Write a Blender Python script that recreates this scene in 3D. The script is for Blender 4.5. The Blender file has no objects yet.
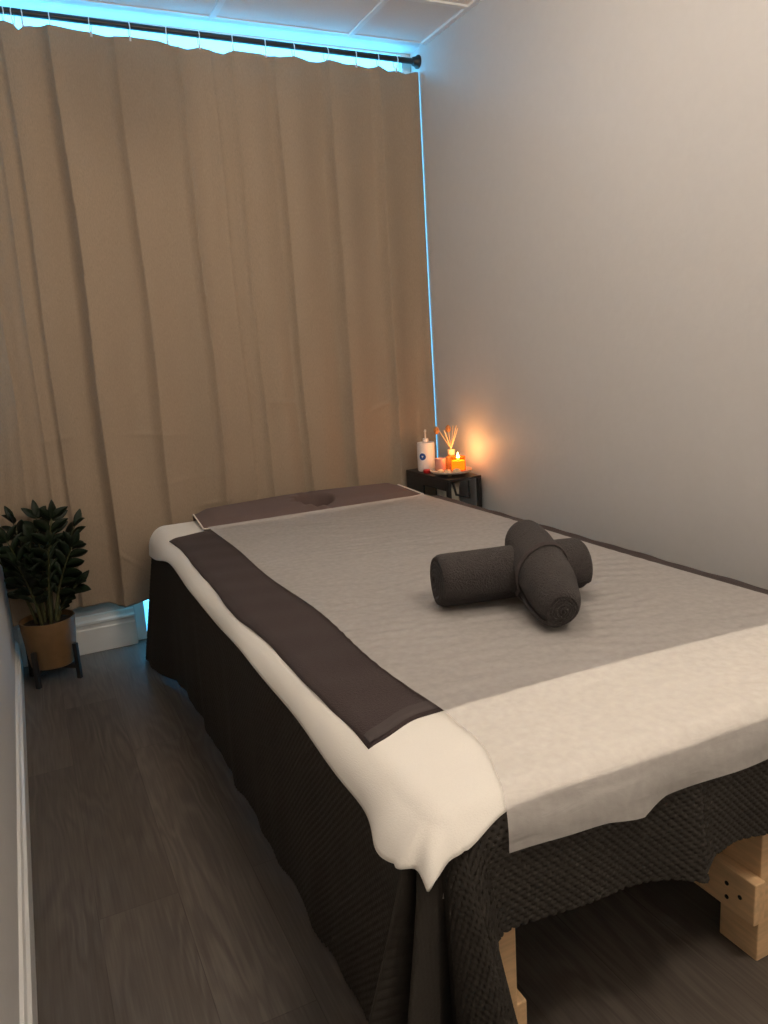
import bpy, bmesh, math, random
import numpy as np
from mathutils import Vector, Matrix
S = bpy.context.scene
C = S.collection
PI = math.pi
rnd = random.Random(7)

# ------------------------------------------------------------------ camera
YAW, PITCH, ROLL, FPX, EYE = .436289, .209984, .0619396, 762.8, 1.23
cy_, sy_, cp_, sp_ = math.cos(YAW), math.sin(YAW), math.cos(PITCH), math.sin(PITCH)
fw = Vector((sy_*cp_, cy_*cp_, -sp_)); rt = Vector((cy_, -sy_, 0)); dn = fw.cross(rt)
cr_, sr_ = math.cos(ROLL), math.sin(ROLL)
r2 = cr_*rt + sr_*dn; d2 = -sr_*rt + cr_*dn
cd = bpy.data.cameras.new('camera'); cam = bpy.data.objects.new('camera', cd); C.objects.link(cam)
M = Matrix(((r2.x, -d2.x, -fw.x, 0), (r2.y, -d2.y, -fw.y, 0), (r2.z, -d2.z, -fw.z, EYE), (0, 0, 0, 1)))
cam.matrix_world = M
cd.sensor_fit = 'VERTICAL'; cd.sensor_height = 36; cd.lens = FPX/1024*36; cd.clip_start = .02
S.camera = cam

# ------------------------------------------------------------------ light and exposure
S.view_settings.view_transform = 'Standard'; S.view_settings.look = 'None'
S.view_settings.gamma = 1; S.view_settings.use_curve_mapping = False
S.view_settings.exposure = 0
SKY_COLOR, SKY_STRENGTH = (.10, .52, .90), 9.0
LAMP_COLOR, LAMP_STRENGTH = (1, .865, .725), 65.0
LAMP_LOCS = ((1.05, .10, 1.0), (.80, 1.80, .42))
CANDLE_POWER = 1.15
w = bpy.data.worlds.new('dusk_sky'); S.world = w; w.use_nodes = True
w.node_tree.nodes['Background'].inputs[0].default_value = (*SKY_COLOR, 1)
w.node_tree.nodes['Background'].inputs[1].default_value = SKY_STRENGTH

# ------------------------------------------------------------------ helpers
def mat(name, col, rough=.6, bump=0, scale=50, var=0, stretch=(1, 1, 1), metal=0, spec=.5, dist=.002, detail=4, sheen=0, emit=None, trans=0):
    m = bpy.data.materials.new(name); m.use_nodes = True
    nt = m.node_tree; b = nt.nodes['Principled BSDF']
    b.inputs['Base Color'].default_value = (*col, 1); b.inputs['Roughness'].default_value = rough
    b.inputs['Metallic'].default_value = metal; b.inputs['Specular IOR Level'].default_value = spec
    b.inputs['Sheen Weight'].default_value = sheen; b.inputs['Transmission Weight'].default_value = trans
    if emit:
        b.inputs['Emission Color'].default_value = (*emit[0], 1); b.inputs['Emission Strength'].default_value = emit[1]
    tc = nt.nodes.new('ShaderNodeTexCoord'); mp = nt.nodes.new('ShaderNodeMapping')
    mp.inputs['Scale'].default_value = stretch; nt.links.new(tc.outputs['Object'], mp.inputs[0])
    n = nt.nodes.new('ShaderNodeTexNoise'); n.inputs['Scale'].default_value = scale; n.inputs['Detail'].default_value = detail
    nt.links.new(mp.outputs[0], n.inputs['Vector'])
    if bump:
        bp = nt.nodes.new('ShaderNodeBump'); bp.inputs['Strength'].default_value = bump; bp.inputs['Distance'].default_value = dist
        nt.links.new(n.outputs[0], bp.inputs['Height']); nt.links.new(bp.outputs[0], b.inputs['Normal'])
    if var:
        rp = nt.nodes.new('ShaderNodeMapRange'); rp.inputs[1].default_value = .25; rp.inputs[2].default_value = .75
        rp.inputs[3].default_value = 1-var; rp.inputs[4].default_value = 1+var
        nt.links.new(n.outputs[0], rp.inputs[0])
        mx = nt.nodes.new('ShaderNodeVectorMath'); mx.operation = 'SCALE'; mx.inputs[0].default_value = col
        nt.links.new(rp.outputs[0], mx.inputs['Scale']); nt.links.new(mx.outputs[0], b.inputs['Base Color'])
    return m

def obj(name, me, m=None, parent=None, smooth=False):
    if isinstance(me, bmesh.types.BMesh):
        bm = me; me = bpy.data.meshes.new(name); bm.to_mesh(me); bm.free()
    o = bpy.data.objects.new(name, me); C.objects.link(o)
    if m and not me.materials: me.materials.append(m)
    if smooth: me.shade_smooth()
    if parent: o.parent = parent
    return o

def tag(o, label, cat, group=None):
    o['label'] = label; o['category'] = cat
    if group: o['group'] = group
    return o

def struct(o): o['kind'] = 'structure'; return o

def thing(name, label, cat, loc=(0, 0, 0), rz=0, group=None):
    o = bpy.data.objects.new(name, None); C.objects.link(o); o.location = loc; o.rotation_euler = (0, 0, rz)
    o.empty_display_size = .05
    return tag(o, label, cat, group)

def bm_box(bm, lo, hi, bev=0):
    lo, hi = Vector(lo), Vector(hi)
    r = bmesh.ops.create_cube(bm, size=1, matrix=Matrix.Translation((lo+hi)/2) @ Matrix.Diagonal((*(hi-lo), 1)))
    if bev:
        es = list({e for v in r['verts'] for e in v.link_edges})
        bmesh.ops.bevel(bm, geom=es, offset=bev, segments=2, affect='EDGES', profile=.6)

def box(name, lo, hi, m, parent=None, bev=0):
    bm = bmesh.new(); bm_box(bm, lo, hi, bev); return obj(name, bm, m, parent)

def lathe_bm(prof, n=40, bm=None, at=(0, 0, 0)):
    bm = bm or bmesh.new(); rings = []
    for r, z in prof:
        if r < 1e-6: rings.append([bm.verts.new((at[0], at[1], at[2]+z))])
        else: rings.append([bm.verts.new((at[0]+r*math.cos(2*PI*i/n), at[1]+r*math.sin(2*PI*i/n), at[2]+z)) for i in range(n)])
    for a, b in zip(rings, rings[1:]):
        for i in range(n):
            j = (i+1) % n
            if len(a) == 1 and len(b) == 1: continue
            if len(a) == 1: bm.faces.new((a[0], b[j], b[i]))
            elif len(b) == 1: bm.faces.new((a[i], a[j], b[0]))
            else: bm.faces.new((a[i], a[j], b[j], b[i]))
    bmesh.ops.recalc_face_normals(bm, faces=bm.faces)
    return bm

def lathe(name, prof, m, parent=None, n=40, at=(0, 0, 0)):
    o = obj(name, lathe_bm(prof, n, at=at), m, parent); shade_auto(o); return o

def shade_auto(o, ang=.6):
    me = o.data; me.shade_smooth()
    me.set_sharp_from_angle(angle=ang)

def tube_bm(pts, rad, n=8, bm=None, closed=False):
    bm = bm or bmesh.new(); pts = [Vector(p) for p in pts]; rings = []; N = len(pts)
    rad = rad if isinstance(rad, (list, tuple)) else [rad]*N
    up = None
    for i, p in enumerate(pts):
        if closed: t = pts[(i+1) % N]-pts[i-1]
        else: t = pts[min(i+1, N-1)]-pts[max(i-1, 0)]
        t.normalize()
        if up is None:
            up = Vector((0, 0, 1)) if abs(t.z) < .9 else Vector((1, 0, 0))
        a = t.cross(up).normalized(); up = a.cross(t).normalized()
        rings.append([bm.verts.new(p+rad[i]*(math.cos(2*PI*k/n)*a+math.sin(2*PI*k/n)*up)) for k in range(n)])
    for i in range(N if closed else N-1):
        a, b = rings[i], rings[(i+1) % N]
        for k in range(n): bm.faces.new((a[k], a[(k+1) % n], b[(k+1) % n], b[k]))
    if not closed:
        bm.faces.new(rings[0][::-1]); bm.faces.new(rings[-1])
    bmesh.ops.recalc_face_normals(bm, faces=bm.faces)
    return bm

def grid_mesh(name, P, extra_faces=None, wrap_u=False):
    """P: array (nu, nv, 3)"""
    nu, nv = P.shape[:2]
    me = bpy.data.meshes.new(name)
    idx = np.arange(nu*nv).reshape(nu, nv)
    if wrap_u: idx = np.vstack([idx, idx[:1]])
    q = np.stack([idx[:-1, :-1], idx[1:, :-1], idx[1:, 1:], idx[:-1, 1:]], -1).reshape(-1, 4)
    V = P.reshape(-1, 3)
    faces = q.tolist()
    if extra_faces: faces += extra_faces
    me.from_pydata(V.tolist(), [], faces); me.update()
    return me

def sstep(a, b, x):
    t = np.clip((x-a)/(b-a), 0, 1); return t*t*(3-2*t)

def noise1(x, seed, octs=((1, 1.), (2.3, .5), (4.7, .25))):
    rs = np.random.RandomState(seed); y = 0
    for f, a in octs: y = y+a*np.sin(f*x+rs.rand()*6.28)
    return y

# ------------------------------------------------------------------ materials
wall_m = mat('wall_paint', (.585, .57, .555), .55, bump=.25, scale=35, dist=.004, var=.015)
trim_m = mat('white_gloss_trim', (.72, .72, .70), .35)
ceil_m = mat('ceiling_tile', (.84, .82, .80), .9, bump=.4, scale=220, dist=.002, var=.03)
tbar_m = mat('ceiling_grid_metal', (.88, .88, .87), .45)
cur_m = mat('taupe_linen_weave', (.33, .252, .178), .9, bump=.6, scale=150, dist=.002, var=.13, stretch=(3, 1, .6), sheen=.1)
black_m = mat('black_metal', (.012, .012, .013), .4, var=.1)
ring_m = mat('clear_white_plastic', (.85, .88, .9), .3)
pine_m = mat('pale_pine', (.72, .48, .26), .5, bump=.15, scale=14, var=.16, stretch=(1, 1, 8))
pine_h = mat('pale_pine_rail', (.72, .48, .26), .5, bump=.15, scale=14, var=.16, stretch=(8, 1, 8))
pine_y = mat('pale_pine_side', (.72, .48, .26), .5, bump=.15, scale=14, var=.16, stretch=(6, .8, 6))
hole_m = mat('dark_hole', (.01, .008, .006), .9)
vinyl_m = mat('mattress_vinyl', (.25, .22, .2), .5)
blk_m = mat('charcoal_fleece', (.039, .034, .029), .95, bump=.4, scale=500, dist=.001, var=.12, spec=.15)
sheet_m = mat('white_terry_sheet', (.80, .77, .71), .9, bump=.5, scale=420, dist=.0012, var=.02, sheen=.1)
towel_m = mat('charcoal_terry', (.050, .037, .036), .95, bump=.8, scale=330, dist=.002, var=.2, spec=.15, sheen=.05)
band_m = mat('charcoal_woven_band', (.060, .047, .046), .95, bump=.3, scale=300, dist=.001)
roll_m = mat('grey_brown_terry', (.052, .045, .043), .95, bump=1, scale=260, dist=.006, var=.3, spec=.15, sheen=.05)
face_m = mat('taupe_face_cover', (.135, .096, .088), .9, bump=.5, scale=380, dist=.001, var=.06, spec=.2, sheen=.05)
pipe_m = mat('cream_piping', (.80, .72, .64), .8)

def paper_material():
    m = bpy.data.materials.new('thin_nonwoven_paper'); m.use_nodes = True; nt = m.node_tree
    b = nt.nodes['Principled BSDF']; out = nt.nodes['Material Output']
    b.inputs['Base Color'].default_value = (.78, .74, .70, 1); b.inputs['Roughness'].default_value = .75
    b.inputs['Specular IOR Level'].default_value = .2
    tc = nt.nodes.new('ShaderNodeTexCoord')
    mp = nt.nodes.new('ShaderNodeMapping'); mp.inputs['Scale'].default_value = (2.2, 9, 6)
    mp.inputs['Rotation'].default_value = (0, 0, .35)
    n1 = nt.nodes.new('ShaderNodeTexNoise'); n1.inputs['Scale'].default_value = 5; n1.inputs['Detail'].default_value = 6; n1.inputs['Distortion'].default_value = .6
    nt.links.new(tc.outputs['Object'], mp.inputs[0]); nt.links.new(mp.outputs[0], n1.inputs['Vector'])
    bp = nt.nodes.new('ShaderNodeBump'); bp.inputs['Strength'].default_value = .6; bp.inputs['Distance'].default_value = .007
    nt.links.new(n1.outputs[0], bp.inputs['Height']); nt.links.new(bp.outputs[0], b.inputs['Normal'])
    n2 = nt.nodes.new('ShaderNodeTexNoise'); n2.inputs['Scale'].default_value = 60; n2.inputs['Detail'].default_value = 5
    nt.links.new(tc.outputs['Object'], n2.inputs['Vector'])
    mr = nt.nodes.new('ShaderNodeMapRange'); mr.inputs[1].default_value = .3; mr.inputs[2].default_value = .7
    mr.inputs[3].default_value = .40; mr.inputs[4].default_value = .46
    nt.links.new(n2.outputs[0], mr.inputs[0])
    tr = nt.nodes.new('ShaderNodeBsdfTransparent'); mx = nt.nodes.new('ShaderNodeMixShader')
    nt.links.new(mr.outputs[0], mx.inputs[0]); nt.links.new(tr.outputs[0], mx.inputs[1]); nt.links.new(b.outputs[0], mx.inputs[2])
    nt.links.new(mx.outputs[0], out.inputs[0])
    return m
paper_m = paper_material()

def pane_material():
    m = bpy.data.materials.new('frosted_glass'); m.use_nodes = True; nt = m.node_tree
    out = nt.nodes['Material Output']; nt.nodes.remove(nt.nodes['Principled BSDF'])
    tr = nt.nodes.new('ShaderNodeBsdfTransparent'); tr.inputs[0].default_value = (.92, .97, 1, 1)
    tl = nt.nodes.new('ShaderNodeBsdfTranslucent'); tl.inputs[0].default_value = (.85, .92, .96, 1)
    gl = nt.nodes.new('ShaderNodeBsdfGlossy'); gl.inputs[1].default_value = .15
    m1 = nt.nodes.new('ShaderNodeMixShader'); m1.inputs[0].default_value = .45
    m2 = nt.nodes.new('ShaderNodeMixShader'); m2.inputs[0].default_value = .06
    nt.links.new(tr.outputs[0], m1.inputs[1]); nt.links.new(tl.outputs[0], m1.inputs[2])
    nt.links.new(m1.outputs[0], m2.inputs[1]); nt.links.new(gl.outputs[0], m2.inputs[2]); nt.links.new(m2.outputs[0], out.inputs[0])
    return m
pane_m = pane_material()

def floor_material():
    m = bpy.data.materials.new('dark_wood_planks'); m.use_nodes = True; nt = m.node_tree; L = nt.links
    b = nt.nodes['Principled BSDF']; b.inputs['Roughness'].default_value = .42; b.inputs['Specular IOR Level'].default_value = .45
    tc = nt.nodes.new('ShaderNodeTexCoord')
    sw = nt.nodes.new('ShaderNodeMapping'); sw.inputs['Rotation'].default_value = (0, 0, PI/2); L.new(tc.outputs['Object'], sw.inputs[0])
    br = nt.nodes.new('ShaderNodeTexBrick'); br.inputs['Scale'].default_value = 1; br.inputs['Brick Width'].default_value = 1.22
    br.inputs['Row Height'].default_value = .18; br.inputs['Mortar Size'].default_value = .0012; br.inputs['Mortar Smooth'].default_value = .3
    br.offset = .37; br.inputs['Color1'].default_value = (.35, .35, .35, 1); br.inputs['Color2'].default_value = (.62, .62, .62, 1); br.inputs['Mortar'].default_value = (.12, .12, .12, 1)
    L.new(sw.outputs[0], br.inputs['Vector'])
    # cathedral grain: bands of a stretched, distorted noise
    add = nt.nodes.new('ShaderNodeVectorMath'); add.operation = 'MULTIPLY_ADD'; add.inputs[1].default_value = (7, 7, 7)
    L.new(br.outputs['Color'], add.inputs[0])
    mp = nt.nodes.new('ShaderNodeMapping'); mp.inputs['Scale'].default_value = (5.5, .75, 1); L.new(tc.outputs['Object'], mp.inputs[0]); L.new(mp.outputs[0], add.inputs[2])
    n = nt.nodes.new('ShaderNodeTexNoise'); n.inputs['Scale'].default_value = 1.6; n.inputs['Detail'].default_value = 2.5; n.inputs['Distortion'].default_value = .35
    L.new(add.outputs[0], n.inputs['Vector'])
    mu = nt.nodes.new('ShaderNodeMath'); mu.operation = 'MULTIPLY'; mu.inputs[1].default_value = 75; L.new(n.outputs[0], mu.inputs[0])
    si = nt.nodes.new('ShaderNodeMath'); si.operation = 'SINE'; L.new(mu.outputs[0], si.inputs[0])
    mp2 = nt.nodes.new('ShaderNodeMapping'); mp2.inputs['Scale'].default_value = (90, 3, 1); L.new(tc.outputs['Object'], mp2.inputs[0])
    n2 = nt.nodes.new('ShaderNodeTexNoise'); n2.inputs['Scale'].default_value = 2; n2.inputs['Detail'].default_value = 5; L.new(mp2.outputs[0], n2.inputs['Vector'])
    mp3 = nt.nodes.new('ShaderNodeMapping'); mp3.inputs['Scale'].default_value = (3, 1, 1); L.new(tc.outputs['Object'], mp3.inputs[0])
    n3 = nt.nodes.new('ShaderNodeTexNoise'); n3.inputs['Scale'].default_value = 2.2; n3.inputs['Detail'].default_value = 3; L.new(mp3.outputs[0], n3.inputs['Vector'])
    def math_(op, a, b_):
        k = nt.nodes.new('ShaderNodeMath'); k.operation = op
        for i, v in enumerate((a, b_)):
            if isinstance(v, (int, float)): k.inputs[i].default_value = v
            else: L.new(v, k.inputs[i])
        return k.outputs[0]
    amp = math_('MULTIPLY', math_('SUBTRACT', n3.outputs[0], .35), .5)
    g = math_('ADD', math_('MULTIPLY', si.outputs[0], amp), math_('MULTIPLY', math_('SUBTRACT', n2.outputs[0], .5), .55))
    g = math_('ADD', g, math_('MULTIPLY', math_('SUBTRACT', br.outputs['Color'], .48), .7))
    g = math_('ADD', g, .5)
    cr = nt.nodes.new('ShaderNodeValToRGB'); e = cr.color_ramp.elements
    e[0].position = .05; e[0].color = (.034, .027, .022, 1); e[1].position = .95; e[1].color = (.165, .140, .118, 1)
    x = e.new(.5); x.color = (.088, .073, .061, 1)
    L.new(g, cr.inputs[0]); L.new(cr.outputs[0], b.inputs['Base Color'])
    bp = nt.nodes.new('ShaderNodeBump'); bp.inputs['Strength'].default_value = .12; bp.inputs['Distance'].default_value = .002
    L.new(g, bp.inputs['Height']); L.new(bp.outputs[0], b.inputs['Normal'])
    return m

# ------------------------------------------------------------------ room shell
XW, XE, YS, YN, ZC = -.15, 1.90, -1.15, 3.455, 2.575
floor = struct(box('floor', (XW-.1, YS-.1, -.06), (XE+.1, YN+.6, 0), floor_material()))
struct(box('ceiling', (XW-.1, YS-.1, ZC), (XE+.1, YN+.08, ZC+.06), ceil_m))
struct(box('wall_left', (XW-.1, YS-.1, 0), (XW, YN+.16, ZC), wall_m))
struct(box('wall_right', (XE, YS-.1, 0), (XE+.1, YN+.16, ZC), wall_m))
struct(box('wall_front', (XW, YS-.1, 0), (XE, YS, ZC), wall_m))
OPX = .345                                                # left jamb of the glazed opening
bm = bmesh.new(); bm_box(bm, (XW, YN, 0), (OPX, YN+.12, .95))
struct(obj('wall_back', bm, wall_m))
def window(name, x0, x1, z0, z1, bars=()):
    fr = bmesh.new(); t = .045; y0, y1 = YN+.02, YN+.075
    bm_box(fr, (x0, y0, z0), (x0+t, y1, z1), .004); bm_box(fr, (x1-t, y0, z0), (x1, y1, z1), .004)
    bm_box(fr, (x0+t, y0, z1-.008), (x1-t, y1, z1), .002); bm_box(fr, (x0+t, y0, z0), (x1-t, y1, z0+.03), .004)
    for b in bars: bm_box(fr, (b-.02, y0, z0+.03), (b+.02, y1, z1-.008), .004)
    f = struct(obj(name, fr, trim_m))
    box('glass_pane', (x0+t, YN+.045, z0+.03), (x1-t, YN+.051, z1-.008), pane_m, f)
    return f
w1 = window('window_1', OPX, XE, 0, .95)
box('threshold_seal', (OPX+.05, YN+.0, 0.0), (XE-.03, YN+.02, .022), black_m, w1, .003)
window('window_2', XW, XE, .95, ZC)  # unseen left part widened downwards to let daylight onto the left wall
# baseboards: moulded profile swept along the wall
def baseboard(name, a, b, nrm, h=.17):
    prof = [(0, 0), (.016, 0), (.016, h*.62), (.013, h*.66), (.013, h*.74), (.018, h*.77), (.018, h*.83), (.011, h*.88), (.007, h*.97), (0, h)]
    a, b, nrm = Vector(a), Vector(b), Vector(nrm); bm = bmesh.new()
    A = [bm.verts.new(a+nrm*d+Vector((0, 0, z))) for d, z in prof]; B = [bm.verts.new(b+nrm*d+Vector((0, 0, z))) for d, z in prof]
    for i in range(len(prof)-1): bm.faces.new((A[i], B[i], B[i+1], A[i+1]))
    bm.faces.new(A); bm.faces.new(B[::-1]); bmesh.ops.recalc_face_normals(bm, faces=bm.faces)
    return struct(obj(name, bm, trim_m))
baseboard('baseboard_back', (XW+.018, YN, 0), (OPX-.004, YN, 0), (0, -1, 0), .17)
baseboard('baseboard_left', (XW, YS, 0), (XW, YN, 0), (1, 0, 0), .12)
baseboard('baseboard_right', (XE, YS, 0), (XE, YN, 0), (-1, 0, 0), .12)
# suspended ceiling grid
g = bmesh.new(); zt = ZC-.010
for x in (.325, .93, 1.535): bm_box(g, (x-.012, YS, zt), (x+.012, 3.335, ZC-.001), .001)
for y in (2.94, 2.33, 1.72, 1.11, .5): bm_box(g, (XW, y-.012, zt-.0005), (XE, y+.012, ZC-.0015), .001)
struct(obj('trim_1', g, tbar_m))
g = bmesh.new()
bm_box(g, (XW, 3.328, ZC-.004), (XE, 3.346, ZC-.001), .001)
struct(obj('trim_2', g, tbar_m))
g = bmesh.new(); bm_box(g, (XE-.022, YS, zt-.002), (XE, 3.325, ZC-.001), .001); struct(obj('trim_3', g, tbar_m))

# unseen lamps light the room; the dimmer is added to brighten the far end
for (lx, ly, k), lab in zip(LAMP_LOCS, ('round white globe lamp hanging over the foot of the massage bed', 'dimmer added globe lamp, unseen, brightening the far half of the massage bed')):
    lamp_m = mat('lit_opal_glass', (.9, .85, .75), .4, emit=(LAMP_COLOR, LAMP_STRENGTH*k))
    lt = thing('ceiling_lamp', lab, 'lamp', (lx, ly, ZC))
    lathe('ceiling_rose', [(0, 0), (.05, 0), (.05, -.012), (.042, -.02), (0, -.02)], trim_m, lt)
    lathe('stem', [(0, -.02), (.006, -.02), (.006, -.13), (0, -.13)], trim_m, lt, 12)
    lathe('lamp_shade', [(.13*math.sin(a_), -.255+.13*math.cos(a_)) for a_ in np.linspace(0, PI, 15)], lamp_m, lt, 24)  # globe form chosen to spread light onto ceiling and walls

# ------------------------------------------------------------------ curtain, rod, rings
YR, ZR = 3.395, 2.516
def lift(x): return .018*(XE-x)/(XE-XW)
rod = thing('curtain_rod', 'black tension curtain rod spanning the window wall under the ceiling', 'curtain rod', ((XW+XE)/2, YR, ZR))
hx = (XE-XW)/2; rod.location.z = ZR+lift((XE+XW)/2); rod.rotation_euler = (0, math.atan(.018/(XE-XW)), 0)
o = obj('rod_tube', tube_bm([(-hx+.02, 0, 0), (hx-.02, 0, 0)], .0125, 20), black_m, rod); shade_auto(o)
for s in (-1, 1):
    bm = lathe_bm([(0, 0), (.029, 0), (.029, .008), (.022, .016), (.018, .03), (.0125, .034), (0, .034)], 28)
    bmesh.ops.transform(bm, matrix=Matrix.Translation((s*hx, 0, 0)) @ Matrix.Rotation(-s*PI/2, 4, 'Y'), verts=bm.verts)
    o = obj('end_cap', bm, black_m, rod); shade_auto(o)

ex = np.array([-.16, -.02, .08, .145, .308, .545, .795, .93, 1.01, 1.20, 1.44, 1.68, 1.90])
am = np.array([.012, .018, .022, .026, .040, .026, .032, .016, .030, .032, .038, .028, 0])
def curtain_y(X, Z):
    t = (2.48-Z)/2.26
    wob = .010*np.sin(2.1*Z+X*3)+.006*np.sin(5*Z+X*7)
    Xw = X+wob*(.3+.7*t)
    y = np.zeros_like(X)
    k = np.clip(np.searchsorted(ex, Xw, side='right')-1, 0, len(ex)-2)
    e0, e1, a0, a1 = ex[k], ex[k+1], am[k], am[k+1]
    u = (Xw-e0)/(e1-e0); wd = np.minimum(.042/(e1-e0), .45)
    # right after an edge the cloth stands towards the room, then falls back until the next edge
    rise = np.clip((u-(1-wd))/wd, 0, 1)**1.8
    y = -1.1*(a0*(1-np.clip(u, 0, 1)**.8)*(1-rise) + a1*rise)
    y = y+.011*np.sin(2*PI*u+k)*np.minimum((e1-e0)/.2, 1)
    fade = .62+.38*sstep(0, .25, t)
    y = y*fade + .005*np.sin(9*X+1.3*Z)*t + .0025*np.sin(23*X-3*Z+1)
    # creases pressed across the cloth
    for cx, cz, wdt, sl in ((.52, .93, .16, -.12), (.60, .72, .12, .05), (.33, .42, .06, -.9), (.12, .95, .10, .1), (1.1, 1.02, .1, -.1), (.75, .6, .1, .1), (1.58, .95, .08, .3)):
        q = (Z-cz)-sl*(X-cx); y = y-.005*np.exp(-(q/.009)**2-((X-cx)/wdt)**2)
    return y
topx = [-.15, .0, .11, .164, .187, .207, .226, .25, .316, .38, .458, .537, .606, .66, .72, .789, .83, .883, .979, 1.024, 1.09, 1.15, 1.217, 1.289, 1.36, 1.446, 1.52, 1.583, 1.64, 1.688, 1.735, 1.788, 1.83, 1.88]
topz = [2.472, 2.46, 2.472, 2.474, 2.468, 2.450, 2.466, 2.473, 2.475, 2.474, 2.475, 2.462, 2.474, 2.476, 2.472, 2.452, 2.452, 2.466, 2.450, 2.466, 2.464, 2.470, 2.460, 2.470, 2.462, 2.470, 2.462, 2.470, 2.464, 2.470, 2.456, 2.468, 2.455, 2.468]
botx = [-.15, .0, .038, .12, .2, .241, .28, .343, .4, .8, 1.9]; botz = [.20, .21, .212, .231, .232, .224, .203, .208, .213, .22, .22]
nx, nz = 640, 260
X0 = np.linspace(XW+.006, XE-.005, nx); T = np.linspace(0, 1, nz)
XX, TT = np.meshgrid(X0, T, indexing='ij')
zt_, zb_ = np.interp(XX, topx, topz)+.003+lift(XX), np.interp(XX, botx, botz)
ZZ = zt_+(zb_-zt_)*TT
XXd = XX+.05*np.clip((.1-XX)/.25, 0, 1)*sstep(.25, 1.3, ZZ)
P = np.stack([XXd, YR+.006+curtain_y(XX, ZZ), ZZ], -1)
cur = obj('curtain', grid_mesh('curtain', P), cur_m, smooth=True)
cur.modifiers.new('thickness', 'SOLIDIFY').thickness = .002
tag(cur, 'long taupe woven curtain hanging from black rod across the whole back wall', 'curtain')
# stitched header tape as its own part
hz = 12
Zh = zt_[:, :1]+.000-(np.linspace(.004, .030, hz))[None, :]
Ph = np.stack([np.repeat(XXd[:, :1], hz, 1), YR+.006+curtain_y(np.repeat(XX[:, :1], hz, 1), Zh)-.0022, Zh], -1)
hd = obj('header_tape', grid_mesh('header_tape', Ph), cur_m, cur, smooth=True)
ringx = [-.08, .05, .162, .195, .226, .321, .466, .610, .756, .883, 1.024, 1.165, 1.289, 1.440, 1.583, 1.691, 1.782]
ordn = ['first', 'second', 'third', 'fourth', 'fifth', 'sixth', 'seventh', 'eighth', 'ninth', 'tenth', 'eleventh', 'twelfth', 'thirteenth', 'fourteenth', 'fifteenth', 'sixteenth', 'seventeenth']
rm = bpy.data.meshes.new('curtain_ring')
bm = tube_bm([(0, .0205*math.sin(a), .0265*math.cos(a)-.0125) for a in [2*PI*i/28 for i in range(28)]], .0018, 8, closed=True)
bm.to_mesh(rm); bm.free(); rm.shade_smooth(); rm.materials.append(ring_m)
cm_ = bpy.data.meshes.new('ring_clip'); bm = bmesh.new(); bm_box(bm, (-.004, -.004, -.055), (.004, .004, -.036), .001); bm.to_mesh(cm_); bm.free(); cm_.materials.append(ring_m)
for i, x in enumerate(ringx):
    r = bpy.data.objects.new('curtain_ring', rm); C.objects.link(r); r.location = (x, YR, ZR+lift(x))
    r.rotation_euler = (0, 0, rnd.uniform(-.35, .35))
    tag(r, 'thin white curtain ring on the black rod, %s from the right' % ordn[len(ringx)-1-i], 'curtain ring', 'curtain rings on the black rod')
    c = bpy.data.objects.new('ring_clip', cm_); C.objects.link(c); c.parent = r

# ------------------------------------------------------------------ massage table
XL, XR, YF, YH, R0, ZT = .485, 1.645, .895, 3.215, .045, .552
tb = thing('massage_table', 'wide wooden massage bed with pale pine legs and rails under the covers', 'massage bed', (1.07, 2.05, 0))
O = Vector((-1.07, -2.05, 0))
def tbox(name, lo, hi, m, bev=.003, parent=tb): return box(name, Vector(lo)+O, Vector(hi)+O, m, parent, bev)
# legs: front row of three, rear row of three
for x0 in (.505, 1.16, 1.555):
    for y0 in (.875, 3.13):
        tbox('leg', (x0, y0, 0), (x0+.088, y0+.09, .40), pine_m)
def screw_holes(rail, x, y, spots):
    for i, (dy, dz) in enumerate(spots):
        bm = lathe_bm([(0, 0), (.0045, 0), (.0045, .0014), (.003, .0018), (0, .0018)], 14)
        bmesh.ops.transform(bm, matrix=Matrix.Translation(Vector((x, y+dy, dz))+O) @ Matrix.Rotation(-PI/2, 4, 'Y'), verts=bm.verts)
        obj('screw', bm, hole_m, rail)
r_ = tbox('side_rail', (.593, .885, .075), (.618, 3.22, .165), pine_y); 
r_ = tbox('side_rail', (1.13, .862, .102), (1.159, 3.22, .192), pine_y)
screw_holes(r_, 1.13, .885, ((.041, .156), (.040, .126), (.010, .145)))
lg = tbox('side_rail', (1.643, .885, .135), (1.668, 3.22, .245), pine_y)
tbox('end_apron', (.593, .895, .325), (1.16, .92, .40), pine_h); tbox('end_apron', (1.248, .895, .325), (1.555, .92, .40), pine_h)
tbox('end_apron', (.593, 3.17, .31), (1.16, 3.195, .40), pine_h); tbox('end_apron', (1.248, 3.17, .31), (1.555, 3.195, .40), pine_h)
tbox('deck', (.47, .87, .40), (1.66, 3.24, .425), pine_h)
HX, HY = 1.125, 3.125                       # breathing hole
# padded mattress with rounded edges and a breathing hole
def rrect(x0, x1, y0, y1, r, n=10):
    pts = []
    for cx, cy, a0 in ((x1-r, y1-r, 0), (x0+r, y1-r, PI/2), (x0+r, y0+r, PI), (x1-r, y0+r, 1.5*PI)):
        for i in range(n+1):
            a = a0+PI/2*i/n; pts.append((cx+r*math.cos(a), cy+r*math.sin(a)))
    return pts
bm = bmesh.new(); rings = []
for ins, z in [(.045, .426), (.012, .427), (.003, .436)]+[(R0-R0*math.cos(a)+.001, ZT-R0+R0*math.sin(a)-.002) for a in np.linspace(0, PI/2, 8)]:
    rings.append([bm.verts.new((x+O.x, y+O.y, z)) for x, y in rrect(XL-R0+ins, XR+R0-ins, YF-R0+ins, YH+R0-ins, max(.046-ins, .001)+.004)])
for a, b in zip(rings, rings[1:]):
    for i in range(len(a)): bm.faces.new((a[i], a[(i+1) % len(a)], b[(i+1) % len(a)], b[i]))
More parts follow.
